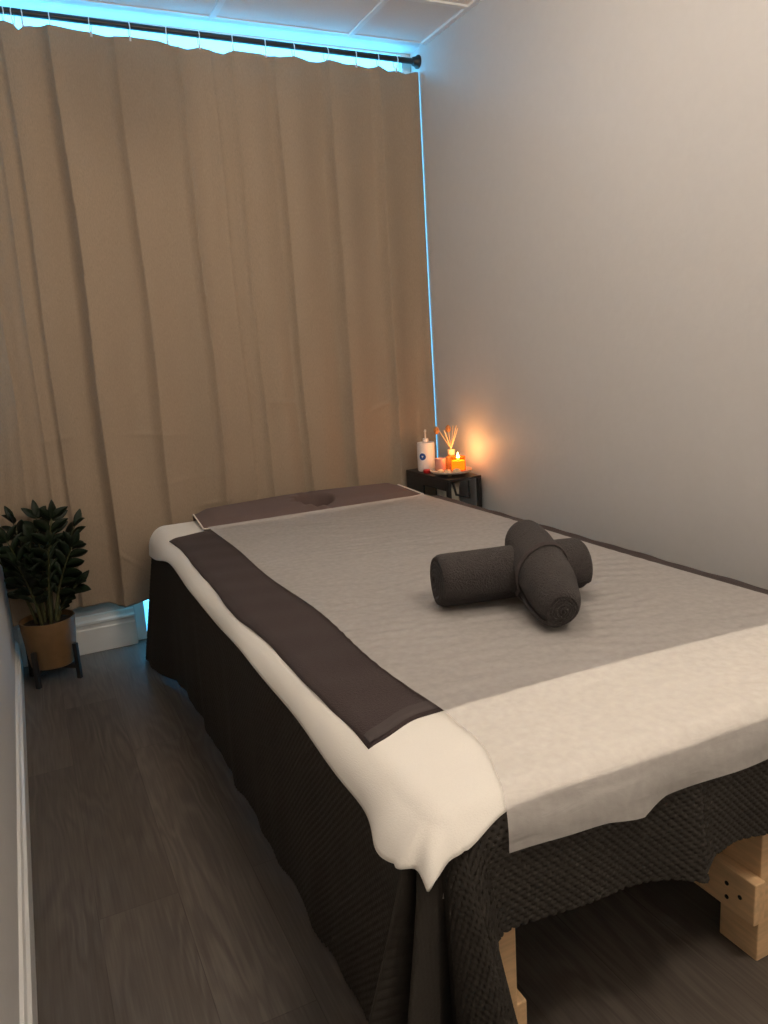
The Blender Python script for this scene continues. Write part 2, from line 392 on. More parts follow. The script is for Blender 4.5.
hc = Vector((HX, HY, 0))+O; hole = []
for zz_ in (ZT-.003, ZT-.02, .44):
    row = []
    for v in rings[-1]:
        a_ = math.atan2(v.co.y-hc.y, v.co.x-hc.x); row.append(bm.verts.new((hc.x+.094*math.cos(a_), hc.y+.092*math.sin(a_), zz_)))
    hole.append(row)
for a, b in zip([rings[-1]]+hole[:-1], hole):
    for i in range(len(a)): bm.faces.new((a[i], a[(i+1) % len(a)], b[(i+1) % len(a)], b[i]))
bm.faces.new(hole[-1]); bm.faces.new(rings[0][::-1])
bmesh.ops.recalc_face_normals(bm, faces=bm.faces)
mo = obj('mattress', bm, vinyl_m, tb); shade_auto(mo)

def drape(x, y, off, fold=None):
    """flat cloth coordinates -> draped position; off = height of this layer over the mattress"""
    sx = np.where(x < XL, -1., np.where(x > XR, 1., 0.)); dx = np.where(x < XL, XL-x, np.where(x > XR, x-XR, 0.))
    sy = np.where(y < YF, -1., np.where(y > YH, 1., 0.)); dy = np.where(y < YF, YF-y, np.where(y > YH, y-YH, 0.))
    d = np.hypot(dx, dy); dd = np.maximum(d, 1e-9)
    ux, uy = sx*dx/dd, sy*dy/dd
    r = R0+off; arc = r*PI/2; a = np.clip(d/r, 0, PI/2)
    h = r*np.sin(a); v = r*(1-np.cos(a))+np.maximum(d-arc, 0)
    px, py = np.clip(x, XL, XR)+ux*h, np.clip(y, YF, YH)+uy*h
    z = ZT+off-v
    if fold is not None:
        fx, fy = fold(x, y, dx*(-sx), dy*(-sy), v, h, ux, uy)
        px, py = px+fx, py+fy
    return px, py, z, (ux, uy, v)

def gss(t, c, w_): return np.exp(-((t-c)/w_)**2)

# --- blanket: real honeycomb relief
def blanket_fold(x, y, lx, ly, v, h, ux, uy):
    hang = np.maximum(v-.02, 0)
    # corner angle at the foot-left corner, 0 = left side, 90 = foot end
    th = np.degrees(np.arctan2(-uy, -ux))
    left = (ux < 0)&(y >= YF)&(y <= YH); front = (uy < 0)&(x >= XL)&(x <= XR)
    fx = np.zeros_like(v); fy = np.zeros_like(v)
    wv = .55*np.sin(19*y+.6)+.35*np.sin(31*y+2)+.25*np.sin(47*y)
    edge = np.clip((y-YF)/.25, 0, 1)
    fx += np.where(left, -hang*(.014*wv*edge+.02), 0)
    fx += np.where(left, -hang*.16*sstep(2.75, 3.2, y), 0)
    fx += np.where(left, -hang*.30*gss(y, YF, .035), 0)
    wf = .6*np.sin(14*x+.2)+.4*np.sin(27*x+1)
    fe = np.clip((x-XL)/.2, 0, 1)
    fy += np.where(front, -hang*(.05*wf*fe+.03), 0)
    fy += np.where(front, -hang*.06*gss(x, .95, .05)*np.where(x < .95, 1, .3), 0)
    fy += np.where(front, -hang*.14*sstep(.515, .487, x), 0); fx += np.where(front, hang*.15*sstep(.55, .487, x), 0)
    cor = (ux < 0)&(uy < 0)
    g1, g2, g0 = gss(th, 24, 15), gss(th, 84, 16), gss(th, 52, 10)
    fx += np.where(cor, hang*(-.20*g1+.15*sstep(62, 88, th)+.10*g0 - .02), 0)
    fy += np.where(cor, hang*(-.10*g1-.16*g2+.14*g0 - .03), 0)
    ch = (ux < 0)&(uy > 0)
    fx += np.where(ch, -hang*.16, 0)
    return fx, fy
# boundary columns: pivot (px,py), direction (ux,uy), cloth length
cols = []
def hemL(y): return .60+.008*math.sin(9*y)
hx_ = [.48, .49, .505, .525, .56, .65, .775, .90, .945, .975, 1.03, 1.13, 1.3, 1.65]
hz_ = [.04, .10, .22, .345, .357, .345, .332, .312, .300, .333, .335, .312, .305, .30]
def hemF(x): return R0*PI/2+(ZT-R0-np.interp(x, hx_, hz_))
for x in np.arange(.80, XL, -.006): cols.append((x, YH, 0, 1, .50))
for i in range(0, 41):
    a = PI/2*(1-i/40); cols.append((XL, YH, -math.cos(a), math.sin(a), min(.60/max(math.cos(a), .3), .585)))
for y in np.arange(YH-.0034, YF, -.0034): cols.append((XL, y, -1, 0, hemL(y)))
lf = hemF(XL)
for i in range(0, 161):
    a = PI/2*i/160; cols.append((XL, YF, -math.cos(a), -math.sin(a), min(hemL(YF)/max(math.cos(a), 1e-3), lf/max(math.sin(a), 1e-3), .63)))
for x in np.arange(XL+.0026, XR, .0026): cols.append((x, YF, 0, -1, float(hemF(x))))
for i in range(0, 31):
    a = PI/2*i/30; cols.append((XR, YF, math.sin(a), -math.cos(a), .33))
for y in np.arange(YF+.02, YH, .02): cols.append((XR, y, 1, 0, .34))
cols = np.array(cols); NV = 210
tt = np.linspace(0, 1, NV)[None, :]
Dm = cols[:, 4:5]*tt
bx, by = cols[:, 0:1]+cols[:, 2:3]*Dm, cols[:, 1:2]+cols[:, 3:4]*Dm
OFFB = .0035
def blanket_pos(bx, by):
    x, y, z, _ = drape(bx, by, OFFB, blanket_fold)
    low = np.maximum(.012-z, 0)                       # cloth that reaches the floor spreads a little
    z = np.maximum(z, .012+.0*z)
    return np.stack([x, y, z], -1)
P = blanket_pos(bx, by)
# normals by finite differences
du = np.gradient(P, axis=0); dv = np.gradient(P, axis=1); Nn = np.cross(du, dv); Nn /= np.maximum(np.linalg.norm(Nn, axis=-1, keepdims=True), 1e-9)
cen = np.array([1.07, 2.05, .3]); sgn = np.sign(((P-cen)*Nn).sum(-1).mean()); Nn *= sgn
pit = .0112
pu, pv = (bx+by)/pit/1.414, (bx-by)/pit/1.414
cell = 1-np.clip((np.cos(2*PI*pu)+np.cos(2*PI*pv))/2, 0, 1)**1.2      # plush net with rows of round pits
cth = np.degrees(np.arctan2(-cols[:, 3], -cols[:, 2]))[:, None]
fadeT = sstep(.03, .07, Dm)*np.where((cols[:, 2:3] < 0)&(cols[:, 3:4] < 0)&(cth < 62), .10, 1)*np.where(cols[:, 2:3] < -.99, .1+.9*sstep(YF+.05, YF+.16, cols[:, 1:2]), 1)
P = P+Nn*((cell-.9)*.0100*fadeT)[..., None]
hemz = P[:, -1, 2].copy()
P[:, :, 2] = np.maximum(P[:, :, 2], .006)
bl = grid_mesh('blanket', P)
# flat top under the sheet, same mesh
n0 = len(bl.vertices)
bmq = bmesh.new(); bmq.from_mesh(bl)
zt0 = ZT+OFFB
q = [bmq.verts.new(p) for p in ((XL, YF, zt0), (XR, YF, zt0), (XR, 2.99, zt0), (XL, 2.99, zt0))]; bmq.faces.new(q)
bmesh.ops.recalc_face_normals(bmq, faces=bmq.faces)
bmq.to_mesh(bl); bmq.free()
bl = obj('blanket', bl, blk_m, smooth=True)
bl.modifiers.new('thickness', 'SOLIDIFY').thickness = .003
bl.modifiers['thickness'].offset = 1
tag(bl, 'charcoal honeycomb fleece blanket draped over the massage bed down to the floor', 'blanket')

# --- white sheet
def sheet_fold(x, y, lx, ly, v, h, ux, uy):
    hang = np.maximum(v-.012, 0)
    th = np.degrees(np.arctan2(-uy, -ux))
    cor = (ux < 0)&(uy < 0); left = (ux < 0)&(y >= YF)&(y <= YH)
    front = (uy < 0)&(x >= XL)&(x <= XR)
    g1, g2 = gss(th, 5, 18), gss(th, 44, 14)
    fx = np.where(cor, hang*(-.55*g1-.38*g2), 0); fy = np.where(cor, hang*(-.30*g1-.62*g2-.30*gss(th, 80, 20)), 0)
    fx += np.where(left, -.50*hang*gss(y, YF+.03, .07), 0); fy += np.where(left, -.16*hang*gss(y, YF, .05), 0)
    fy += np.where(front, -.25*hang*gss(x, XL, .05), 0)
    fx += np.where(left, -.010*np.minimum(hang*12, 1)*(.5+.5*np.sin(11*y+1)), 0)
    fx += np.where(left, -hang*.12*sstep(2.9, 3.25, y), 0)
    fy += np.where(front, -hang*.15*np.sin(17*x), 0)
    # stay just outside the blanket
    fx += np.where(ux < 0, ux*np.minimum(hang, .05)*.16, 0); fy += np.where(uy < 0, uy*np.minimum(hang, .05)*.16, 0)
    return fx, fy
nx, ny = 190, 400
U, V = np.meshgrid(np.linspace(0, 1, nx), np.linspace(0, 1, ny), indexing='ij')
y0 = .852+.004*np.sin(U*9)-.026*sstep(.16, .05, U)
Yc = y0+(3.30-y0)*V
xl = XL-(.086+.004*np.sin(6*Yc+1)+.003*np.sin(13*Yc)+.055*sstep(2.75, 3.25, Yc)+.016*gss(Yc, .95, .07))
xr = 1.625
Xc = xl+(xr-xl)*U
OFFS = .009
x, y, z, (ux_, uy_, v_) = drape(Xc, Yc, OFFS, sheet_fold)
z = z+np.where((ux_ < 0)&(uy_ < 0), .22*np.maximum(v_-.012, 0)*gss(np.degrees(np.arctan2(-uy_, -ux_)), 42, 24), 0)
z = z+.0006*np.sin(9*Xc+4*Yc)*np.where(z > ZT, 1, 0)
sme = grid_mesh('bed_sheet', np.stack([x, y, z], -1))
bmq = bmesh.new(); bmq.from_mesh(sme)
bmesh.ops.delete(bmq, geom=[f for f in bmq.faces if ((f.calc_center_median().x-HX)/.094)**2+((f.calc_center_median().y-HY)/.092)**2 < 1], context='FACES')
bmq.to_mesh(sme); bmq.free()
sh = obj('bed_sheet', sme, sheet_m, smooth=True)
md = sh.modifiers.new('thickness', 'SOLIDIFY'); md.thickness = .004; md.offset = 1
tag(sh, 'white terry sheet on the massage bed, its corner hanging at the foot', 'sheet')

# --- wide charcoal towel lying across the bed on the sheet
nx, ny = 150, 220
U, V = np.meshgrid(np.linspace(0, 1, nx), np.linspace(0, 1, ny), indexing='ij')
y0 = 1.150+.010*np.sin(5*U)-.02*U-.042*sstep(.10, 0, U); y1 = 2.985+.0*U-.05*sstep(.12, 0, U)
Yc = y0+(y1-y0)*V
xl = .455+.006*np.sin(5.2*Yc+.4)+.003*np.sin(12*Yc)+.004*sstep(1.3, 1.15, Yc)+.0*Yc
Xc = xl+(1.705-xl)*U
OFFT = .0155
def towel_fold(x, y, lx, ly, v, h, ux, uy):
    return ux*np.minimum(v, .03)*.1, 0*v
x, y, z, _ = drape(Xc, Yc, OFFT, towel_fold)
edge = np.minimum(np.minimum(U, 1-U)*1.2, np.minimum(V, 1-V)*1.9)
z = z+.0012*np.sin(31*Xc+3)*np.sin(17*Yc)+.001*np.sin(40*Yc+9*Xc)-.0045*sstep(.02, 0, edge)
tw = obj('bath_towel', grid_mesh('bath_towel', np.stack([x, y, z], -1)), towel_m, smooth=True)
md = tw.modifiers.new('thickness', 'SOLIDIFY'); md.thickness = .004; md.offset = 1
tag(tw, 'wide flat charcoal towel across the white sheet, edges showing beside the paper cover', 'towel')
# woven band near its foot end
Ub, Vb = np.meshgrid(np.linspace(.004, .996, 150), np.linspace(0, 1, 6), indexing='ij')
yb0 = 1.150+.010*np.sin(5*Ub)-.02*Ub-.042*sstep(.10, 0, Ub)
Yb = yb0+.006+.030*Vb
xlb = .455+.006*np.sin(5.2*Yb+.4)+.003*np.sin(12*Yb)+.004*sstep(1.3, 1.15, Yb)+.0*Yb
Xb = xlb+(1.705-xlb)*Ub
x, y, z, _ = drape(Xb, Yb, OFFT+.0066, towel_fold)
z = z-.0045*sstep(.02, 0, np.minimum(np.minimum(Ub, 1-Ub)*1.2, (.006+.030*Vb)/1.835*1.9))
obj('woven_band', grid_mesh('woven_band', np.stack([x, y, z], -1)), band_m, tw, smooth=True)

# --- thin paper cover
nx, ny = 200, 420
U, V = np.meshgrid(np.linspace(0, 1, nx), np.linspace(0, 1, ny), indexing='ij')
def paper_hem(x): return YF-(R0*PI/2+(ZT-R0-np.interp(x, [.5, .55, .73, .80, .86, 1.12, 1.7], [.470, .470, .463, .452, .464, .460, .460])))
xl = .618+.006*np.sin(7*V*2.3)+.004*np.sin(19*V)
xl = np.where(V < .12, xl-.065*sstep(.12, .0, V), xl)
Xc = xl+(1.600+.004*np.sin(11*V)-xl)*U
y0 = paper_hem(Xc); y1 = 2.992
Yc = y0+(y1-y0)*V
OFFP = .0192+.0085*sstep(1.06, 1.15, Yc)
def paper_fold(x, y, lx, ly, v, h, ux, uy):
    hang = np.maximum(v-.03, 0)
    return 0*v, np.where(uy < 0, -hang*(.17+.08*np.sin(19*x+.7)+.16*gss(x, .79, .05)), 0)
x, y, z, _ = drape(Xc, Yc, OFFP, paper_fold)
rs = np.random.RandomState(3); wr = 0
for _k in range(70):
    a = rs.uniform(-.5, .9); f = rs.uniform(60, 190); ph = rs.rand()*6.28
    cx, cy = rs.uniform(.65, 1.6), rs.uniform(.7, 3.0); s = rs.uniform(.06, .16)
    qx, qy = Xc-cx, Yc-cy
    wr = wr+np.sin(f*(qy*math.cos(a)+qx*math.sin(a)*.6)+ph)*np.exp(-(qx*qx*.4+qy*qy)/(s*s))
tz = np.where(z > ZT, 1, 0)
z = z+(np.clip(.0007*wr, -.003, .004))*tz
y = y-np.clip(.0007*wr, -.003, .004)*(1-tz)
pc = obj('paper_cover', grid_mesh('paper_cover', np.stack([x, y, z], -1)), paper_m, smooth=True)
tag(pc, 'thin translucent grey-white paper cover lying wrinkled along the massage bed', 'bed cover')

# --- face rest with its cover (raised pad at the head end)
FX, FY0, FY1 = 1.105, 2.985, 3.275
nx, ny = 260, 130
U, V = np.meshgrid(np.linspace(-1, 1, nx), np.linspace(0, 1, ny), indexing='ij')
frontY = FY0+.035*np.maximum(U, -U*.3)**6+.006*np.sin(4*U)+.025*U*0
Xc = FX+.505*U*(1-.03*V)
Yc = frontY+(FY1-frontY)*V
edge = np.minimum(np.minimum((1-np.abs(U))*.505, V*.285), .2)
zz = ZT+.0175+.018*sstep(0, .07, edge)+.012*np.exp(-((Xc-1.10)/.32)**2)*sstep(.0, .14, edge)
rr = np.hypot((Xc-HX)/.088, (Yc-HY)/.094); an = np.arctan2((Yc-HY)/.094, (Xc-HX)/.088)
dep = 1-sstep(.82, 1.05, rr)
pleat = np.sin(an*11)*np.exp(-((rr-.95)/.3)**2)*.004*(np.cos(an) < .3)
zz = zz+.018*V-.125*dep+pleat
zz = np.where(rr < 1.0, np.maximum(zz, .452), np.maximum(zz, ZT+.0168))
dropH = sstep(.86, 1, V); zz = zz-.06*dropH**2
fc = obj('face_rest_cover', grid_mesh('face_rest_cover', np.stack([Xc, Yc, zz], -1)), face_m, smooth=True)
md = fc.modifiers.new('thickness', 'SOLIDIFY'); md.thickness = .003; md.offset = 1
tag(fc, 'taupe padded cover with a breathing hole at the head of the bed', 'face cover')
# piping along its front and side hems
def fcpt(i, j): return Vector((Xc[i, j], Yc[i, j], zz[i, j]+.004))
path = [fcpt(0, j) for j in range(ny-12, 0, -4)]+[fcpt(i, 0) for i in range(0, nx, 2)]+[fcpt(nx-1, j) for j in range(1, ny-12, 4)]
o = obj('piping', tube_bm(path, .0036, 6), pipe_m, fc, smooth=True)

# ------------------------------------------------------------------ rolled towels
def roll_mesh(name, length, rad, turns=3.2, thick=.012, taper=None, seed=0, close=0, squash=.93, skew=0):
    """a towel wound into a spiral along local X"""
    bm = bmesh.new(); rs = random.Random(seed)
    n = int(turns*36); rin = max(rad-turns*thick, .006)
    outer, inner = [], []
    for i in range(n+1):
        a = 2*PI*i/36; r = rin+(rad-rin)*i/n
        outer.append((a, r)); inner.append((a, r-thick*.86))
    prof = [(a, max(r, .002)) for a, r in outer]+[(a, max(r, .0015)) for a, r in reversed(inner)]
    ns = 44; rings = []
    for k in range(ns+1):
        t = k/ns; x = (t-.5)*length
        e = min(t, 1-t)*length; rim = 1-(.10+close)*max(0, 1-e/.016)**2
        s = (taper(t) if taper else 1)
        ring = []
        for a, r in prof:
            rr = r*s*(1 if r < rad*.5 else rim)
            rr *= 1+.02*math.sin(3*a+5*t+seed)+.018*math.sin(2*a+9*t+seed*2)*math.sin(7*t+1)+.006*math.sin(40*x+2*a)
            # telescoped ends: inner turns stick out a little
            xo = (1-r/rad)*(.010 if t < .5 else -.010)*max(0, 1-e/.03)*-1
            ring.append(bm.verts.new((x+xo+skew*rr*math.sin(a)*(1-2*t), rr*math.cos(a), rr*math.sin(a)*squash)))
        rings.append(ring)
    m = len(prof)
    for A, B in zip(rings, rings[1:]):
        for i in range(m): bm.faces.new((A[i], A[(i+1) % m], B[(i+1) % m], B[i]))
    for Rg in (rings[0], rings[-1]):
        for i in range(n): bm.faces.new((Rg[i], Rg[i+1], Rg[m-2-i], Rg[m-1-i]))
    bmesh.ops.recalc_face_normals(bm, faces=bm.faces)
    return bm
ZB = ZT+.027
a, b = Vector((.886, 1.612, 0)), Vector((1.264, 1.520, 0))
R1 = .078
t1 = obj('rolled_towel', roll_mesh('r', (b-a).length, R1, 5.2, .0125, seed=1), roll_m, smooth=True)
t1.location = (*((a+b)/2).xy, ZB+R1*.93*1.0); t1.rotation_euler = (0, 0, math.atan2(b.y-a.y, b.x-a.x))
t1.rotation_euler.rotate_axis('X', 2.4)
tag(t1, 'rolled grey towel lying flat on the bed underneath the leaning roll', 'towel', 'rolled grey towels')
bmf = bmesh.new()
# upper towel: tapered roll leaning over the first one
top, bot = Vector((1.165, 1.640, ZB+.142)), Vector((1.028, 1.300, ZB+.058))
ax = top-bot
t2 = obj('rolled_towel', roll_mesh('r', ax.length, .078, 5.6, .0125, taper=lambda t: float(np.interp(t, [0, .08, .25, .5, .75, .92, 1], [.62, .78, .95, 1.0, .95, .84, .70])), seed=4, squash=.9), roll_m, smooth=True)
t2.location = (top+bot)/2
t2.rotation_mode = 'QUATERNION'; t2.rotation_quaternion = ax.to_track_quat('X', 'Z') @ Matrix.Rotation(2.0, 4, 'X').to_quaternion()
L2 = ax.length
bm = bmesh.new()
for off in (-.010, -.004, .002):
    pts = []
    for i in range(48):
        a_ = 2*PI*i/48; xx = off+.018*math.sin(a_+.8)-.006
        rr_ = (.0820-.0125*((int(5.6*36)/36*2*PI-a_) % (2*PI))/(2*PI))*float(np.interp(xx/L2+.5, [0, .08, .25, .5, .75, .92, 1], [.62, .78, .95, 1.0, .95, .84, .70]))
        pts.append((xx, rr_*math.cos(a_), rr_*.9*math.sin(a_)))
    tube_bm(pts, .0022, 6, bm=bm, closed=True)
obj('striped_band', bm, band_m, t2, smooth=True)
tag(t2, 'rolled grey towel with a striped band leaning across the other roll', 'towel', 'rolled grey towels')

# ------------------------------------------------------------------ potted plant in the corner
PX, PY = -.012, 3.245
pot_m = mat('ochre_clay', (.155, .085, .032), .55, bump=.1, scale=30, var=.12)
soil_m = mat('dark_soil', (.02, .014, .01), .95, bump=1, scale=90, dist=.01, var=.4)
leaf_m = mat('dark_glossy_leaf', (.007, .015, .006), .5, spec=.3, var=.3, scale=14)
stem_m = mat('olive_stem', (.06, .062, .022), .5, var=.2)
stand_m = mat('black_wood', (.012, .010, .009), .5)
st = thing('plant_stand', 'low black wooden plant stand with four legs holding the ochre pot', 'plant stand', (PX, PY, 0))
for k in range(4):
    a = PI/4+k*PI/2+.12
    bm = bmesh.new(); bm_box(bm, (-.0085, -.0085, 0), (.0085, .0085, .150), .002)
    bmesh.ops.transform(bm, matrix=Matrix.Translation((.110*math.cos(a), .110*math.sin(a), 0)) @ Matrix.Rotation(a, 4, 'Z'), verts=bm.verts)
    obj('leg', bm, stand_m, st)
for k in range(2):
    bm = bmesh.new(); bm_box(bm, (-.102, -.008, .045-.0*k), (.102, .008, .061), .001) if k == 0 else [bm_box(bm, (-.102, -.008, .045), (-.0085, .008, .061), .001), bm_box(bm, (.0085, -.008, .045), (.102, .008, .061), .001)]
    bmesh.ops.transform(bm, matrix=Matrix.Rotation(PI/4+k*PI/2+.12, 4, 'Z'), verts=bm.verts); obj('crossbar', bm, stand_m, st)
pl = thing('potted_plant', 'dark green zz plant in an ochre pot in the left corner', 'plant', (PX, PY, .062))
lathe('pot', [(0, 0), (.078, 0), (.086, .006), (.092, .05), (.100, .13), (.105, .188), (.104, .194), (.099, .194), (.096, .17), (0, .168)], pot_m, pl, 56)
lathe('soil', [(0, .179), (.05, .178), (.097, .172), (.097, .169)], soil_m, pl, 32)
def leaf_into(bm, base, dirv, up, L, W):
    d = dirv.normalized(); s = d.cross(up).normalized(); n = s.cross(d).normalized()
    secs = []
    for t, wd in ((0, .10), (.15, .55), (.35, .95), (.55, 1.), (.75, .74), (.9, .38), (1, .02)):
        c = base+d*(L*t)-n*(L*.16*t*t)
        e = W*.5*wd
        secs.append([bm.verts.new(c-s*e+n*e*.28), bm.verts.new(c), bm.verts.new(c+s*e+n*e*.28)])
    for A, B in zip(secs, secs[1:]):
        bm.faces.new((A[0], A[1], B[1], B[0])); bm.faces.new((A[1], A[2], B[2], B[1]))
def frond(dx, dy, h, bend, seed, nl=6, start=.36, L0=.082):
    rs = random.Random(seed); b0 = Vector((.035*dx*1.2, .035*dy*1.2, .17))
    P_ = []
    for i in range(15):
        t = i/14; o_ = bend*(t**1.5)
        P_.append(b0+Vector((dx*o_, dy*o_, h*t*(1-.10*t*bend/.2))))
    bm = tube_bm(P_, [.0075*(1-.72*i/14) for i in range(15)], 7)
    o1 = obj('stem', bm, stem_m, pl, smooth=True)
    bm = bmesh.new()
    for k in range(nl):
        t = start+(1-start)*k/(nl-1)*.985; f = t*14; i = min(int(f), 13); p = P_[i].lerp(P_[i+1], f-i); tg = (P_[i+1]-P_[i]).normalized()
        a0 = rs.uniform(-.2, .2); side = tg.cross(Vector((math.cos(seed*1.7+a0), math.sin(seed*1.7+a0), .15))).normalized()
        for s in (-1, 1):
            L = L0*(.72+.42*math.sin(PI*(.2+.7*(t-start)/(1-start))))*rs.uniform(.9, 1.12)
            dv = side*s*1.0+tg*(.62+.35*t)+Vector((rs.uniform(-.15, .15), rs.uniform(-.15, .15), rs.uniform(-.1, .15)))
            upv = tg.cross(side*s); upv = upv if upv.z > 0 else -upv
            leaf_into(bm, p, dv, (upv+tg*.3), L, L*.47)
    leaf_into(bm, P_[-1], (P_[-1]-P_[-2]), Vector((.3, -.6, .5)), L0*.9, L0*.36)
    for v in bm.verts: v.co.x = max(v.co.x, XW+.012-PX+.02*(v.co.x < XW-PX)*0)
    lo = obj('foliage', bm, leaf_m, o1, smooth=True)
    md = lo.modifiers.new('thickness', 'SOLIDIFY'); md.thickness = .0012
for args in ((.35, -.25, .47, .16, 1), (.95, .1, .40, .12, 2), (-.55, -.5, .40, .13, 3), (-.3, .2, .46, .18, 4), (.15, .6, .44, .08, 5), (-.5, -.9, .30, .10, 6), (.3, -.9, .36, .11, 7), (.75, -.55, .34, .13, 8), (-.2, -.3, .36, .06, 9), (.5, .4, .43, .11, 10), (.9, -.35, .16, .10, 11, 6), (-.95, -.1, .36, .13, 12)):
    frond(*args)
    
# ------------------------------------------------------------------ small black side table and the things on it
TX0, TX1, TY0, TY1, TZ = 1.69, 1.868, 2.93, 3.335, .64
sd = thing('side_table', 'narrow black metal side table between the bed head and the wall', 'side table', ((TX0+TX1)/2, (TY0+TY1)/2, 0))
SO = Vector((-(TX0+TX1)/2, -(TY0+TY1)/2, 0))
def sbox(name, lo, hi, bev=.0015, m=black_m, parent=sd): return box(name, Vector(lo)+SO, Vector(hi)+SO, m, parent, bev)
sbox('tabletop', (TX0, TY0, TZ-.012), (TX1, TY1, TZ))
for x in (TX0, TX1-.018):
    for y in (TY0, TY1-.018): sbox('leg', (x, y, 0), (x+.018, y+.018, TZ-.012))
sbox('side_apron', (TX0, TY0+.018, TZ-.055), (TX0+.010, TY1-.018, TZ-.012))
sbox('back_panel', (TX0, TY1-.17, TZ-.16), (TX0+.010, TY1-.018, TZ-.055))
sbox('lower_shelf', (TX0+.018, TY0+.02, .40), (TX1-.018, TY1-.02, .412))
# small open bracket hanging under the front edge
bm = bmesh.new(); z1 = TZ-.012
tube_bm([Vector(p)+SO for p in ((TX0+.03, TY0+.006, z1-.004), (TX0+.045, TY0+.006, z1-.062), (TX0+.115, TY0+.006, z1-.085), (TX0+.115, TY0+.006, z1-.004))], .006, 8, bm=bm)
obj('hanging_bracket', bm, black_m, sd)
# white tub kept on the lower shelf
tub_m = mat('cream_plastic', (.62, .58, .47), .5)
o = lathe('storage_tub', [(0, 0), (.045, 0), (.050, .006), (.052, .17), (.054, .172), (.054, .19), (.050, .194), (0, .194)], tub_m, None, 36)
o.location = (1.765, 3.06, .412); tag(o, 'cream round tub on the lower shelf of the black side table', 'tub')

# tray
marble_m = mat('pale_stone', (.62, .52, .42), .4, var=.12, scale=18)
wood_m = mat('light_bead_wood', (.6, .45, .28), .5, var=.1)
TRX, TRY, TRZ = 1.776, 3.045, TZ
tr = thing('serving_tray', 'round pale footed tray holding the candle on the black side table', 'tray', (TRX, TRY, TRZ))
lathe('tray_plate', [(0, .018), (.080, .018), (.090, .020), (.094, .0255), (.0975, .0255), (.095, .018), (.086, .012), (0, .012)], marble_m, tr, 56)
for k in range(3):
    a = -2.2+k*2*PI/3
    lathe('ball_foot', [(0, 0), (.007, .001), (.0095, .0065), (.007, .012), (0, .0135)], wood_m, tr, 16, at=(.058*math.cos(a), .058*math.sin(a), 0))
TT_ = TRZ+.0182
# amber candle
amb = bpy.data.materials.new('amber_glass'); amb.use_nodes = True
b_ = amb.node_tree.nodes['Principled BSDF']; b_.inputs['Base Color'].default_value = (1, .33, .05, 1); b_.inputs['Transmission Weight'].default_value = .9; b_.inputs['Roughness'].default_value = .12; b_.inputs['IOR'].default_value = 1.3
wax_m = mat('glowing_wax', (.9, .55, .2), .5, emit=((1, .40, .06), 2.6))  # flame light inside the wax is put in as emission
flame_m = mat('candle_flame', (1, .8, .4), .5, emit=((1, .62, .22), 30))
CX, CY = 1.797, 3.012
cn = thing('candle', 'lit candle in an amber glass jar at the tray edge by the wall', 'candle', (CX, CY, TT_))
lathe('glass_jar', [(0, 0), (.032, 0), (.035, .004), (.035, .066), (.0335, .068), (.032, .066), (.032, .007), (0, .005)], amb, cn, 40)
lathe('wax', [(0, .008), (.0312, .008), (.0312, .050), (.022, .048), (0, .047)], wax_m, cn, 32)
lathe('wick', [(0, .047), (.0012, .047), (.0012, .054), (0, .054)], hole_m, cn, 8)
lathe('flame', [(0, .052), (.005, .056), (.007, .063), (.005, .073), (.002, .083), (0, .089)], flame_m, cn, 16)
ld = bpy.data.lights.new('candle_light', 'POINT'); ld.energy = CANDLE_POWER; ld.color = (1, .42, .13); ld.shadow_soft_size = .02
lo = bpy.data.objects.new('candle_light', ld); C.objects.link(lo); lo.location = (0, 0, .100); lo.parent = cn
# reed diffuser
dfm = bpy.data.materials.new('amber_oil_glass'); dfm.use_nodes = True
b_ = dfm.node_tree.nodes['Principled BSDF']; b_.inputs['Base Color'].default_value = (.85, .42, .12, 1); b_.inputs['Transmission Weight'].default_value = .6; b_.inputs['Roughness'].default_value = .2
reed_m = mat('pale_reed', (.70, .50, .27), .7)
DX, DY = 1.812, 3.098
df = thing('reed_diffuser', 'amber bottle reed diffuser with fanned sticks behind the lit candle', 'diffuser', (DX, DY, TT_))
lathe('bottle', [(0, 0), (.030, 0), (.033, .004), (.033, .045), (.028, .058), (.0155, .064), (.0145, .068), (0, .068)], dfm, df, 36)
lathe('collar', [(.0, .068), (.0175, .068), (.0185, .071), (.0185, .090), (.016, .093), (.011, .093), (.011, .080), (0, .080)], wood_m, df, 28)
for tx, ty, L in ((-.060, .02, .165), (-.05, -.03, .15), (.022, -.02, .17), (.028, .02, .165), (.006, .03, .165), (.036, -.01, .15)):
    o = obj('reed', tube_bm([(-tx*.12, -ty*.12, .081), (tx, ty, .081+L*.72)], .0021, 7), reed_m, df)
dry_m = mat('dried_flower', (.45, .20, .07), .9, bump=1, scale=200, dist=.003)
for tx, ty, tz in ((-.062, .022, .186), (.007, .030, .186)):
    bm = bmesh.new(); bmesh.ops.create_icosphere(bm, subdivisions=3, radius=.012)
    for v in bm.verts: v.co *= 1+.22*math.sin(v.co.x*900)*math.sin(v.co.y*800+1)*math.sin(v.co.z*700+2); v.co.z *= 1.5; v.co += Vector((tx, ty, tz))
    obj('dried_flower', bm, dry_m, df)
# pink glass
pink = mat('pink_frosted_glass', (.80, .46, .38), .25, trans=.35)
o = lathe('glass_cup', [(0, 0), (.022, 0), (.0245, .003), (.026, .056), (.0248, .057), (.0232, .055), (.022, .006), (0, .005)], pink, None, 32)
o.location = (1.748, 3.092, TT_); tag(o, 'small pink frosted glass cup between white pump bottle and candle', 'cup')
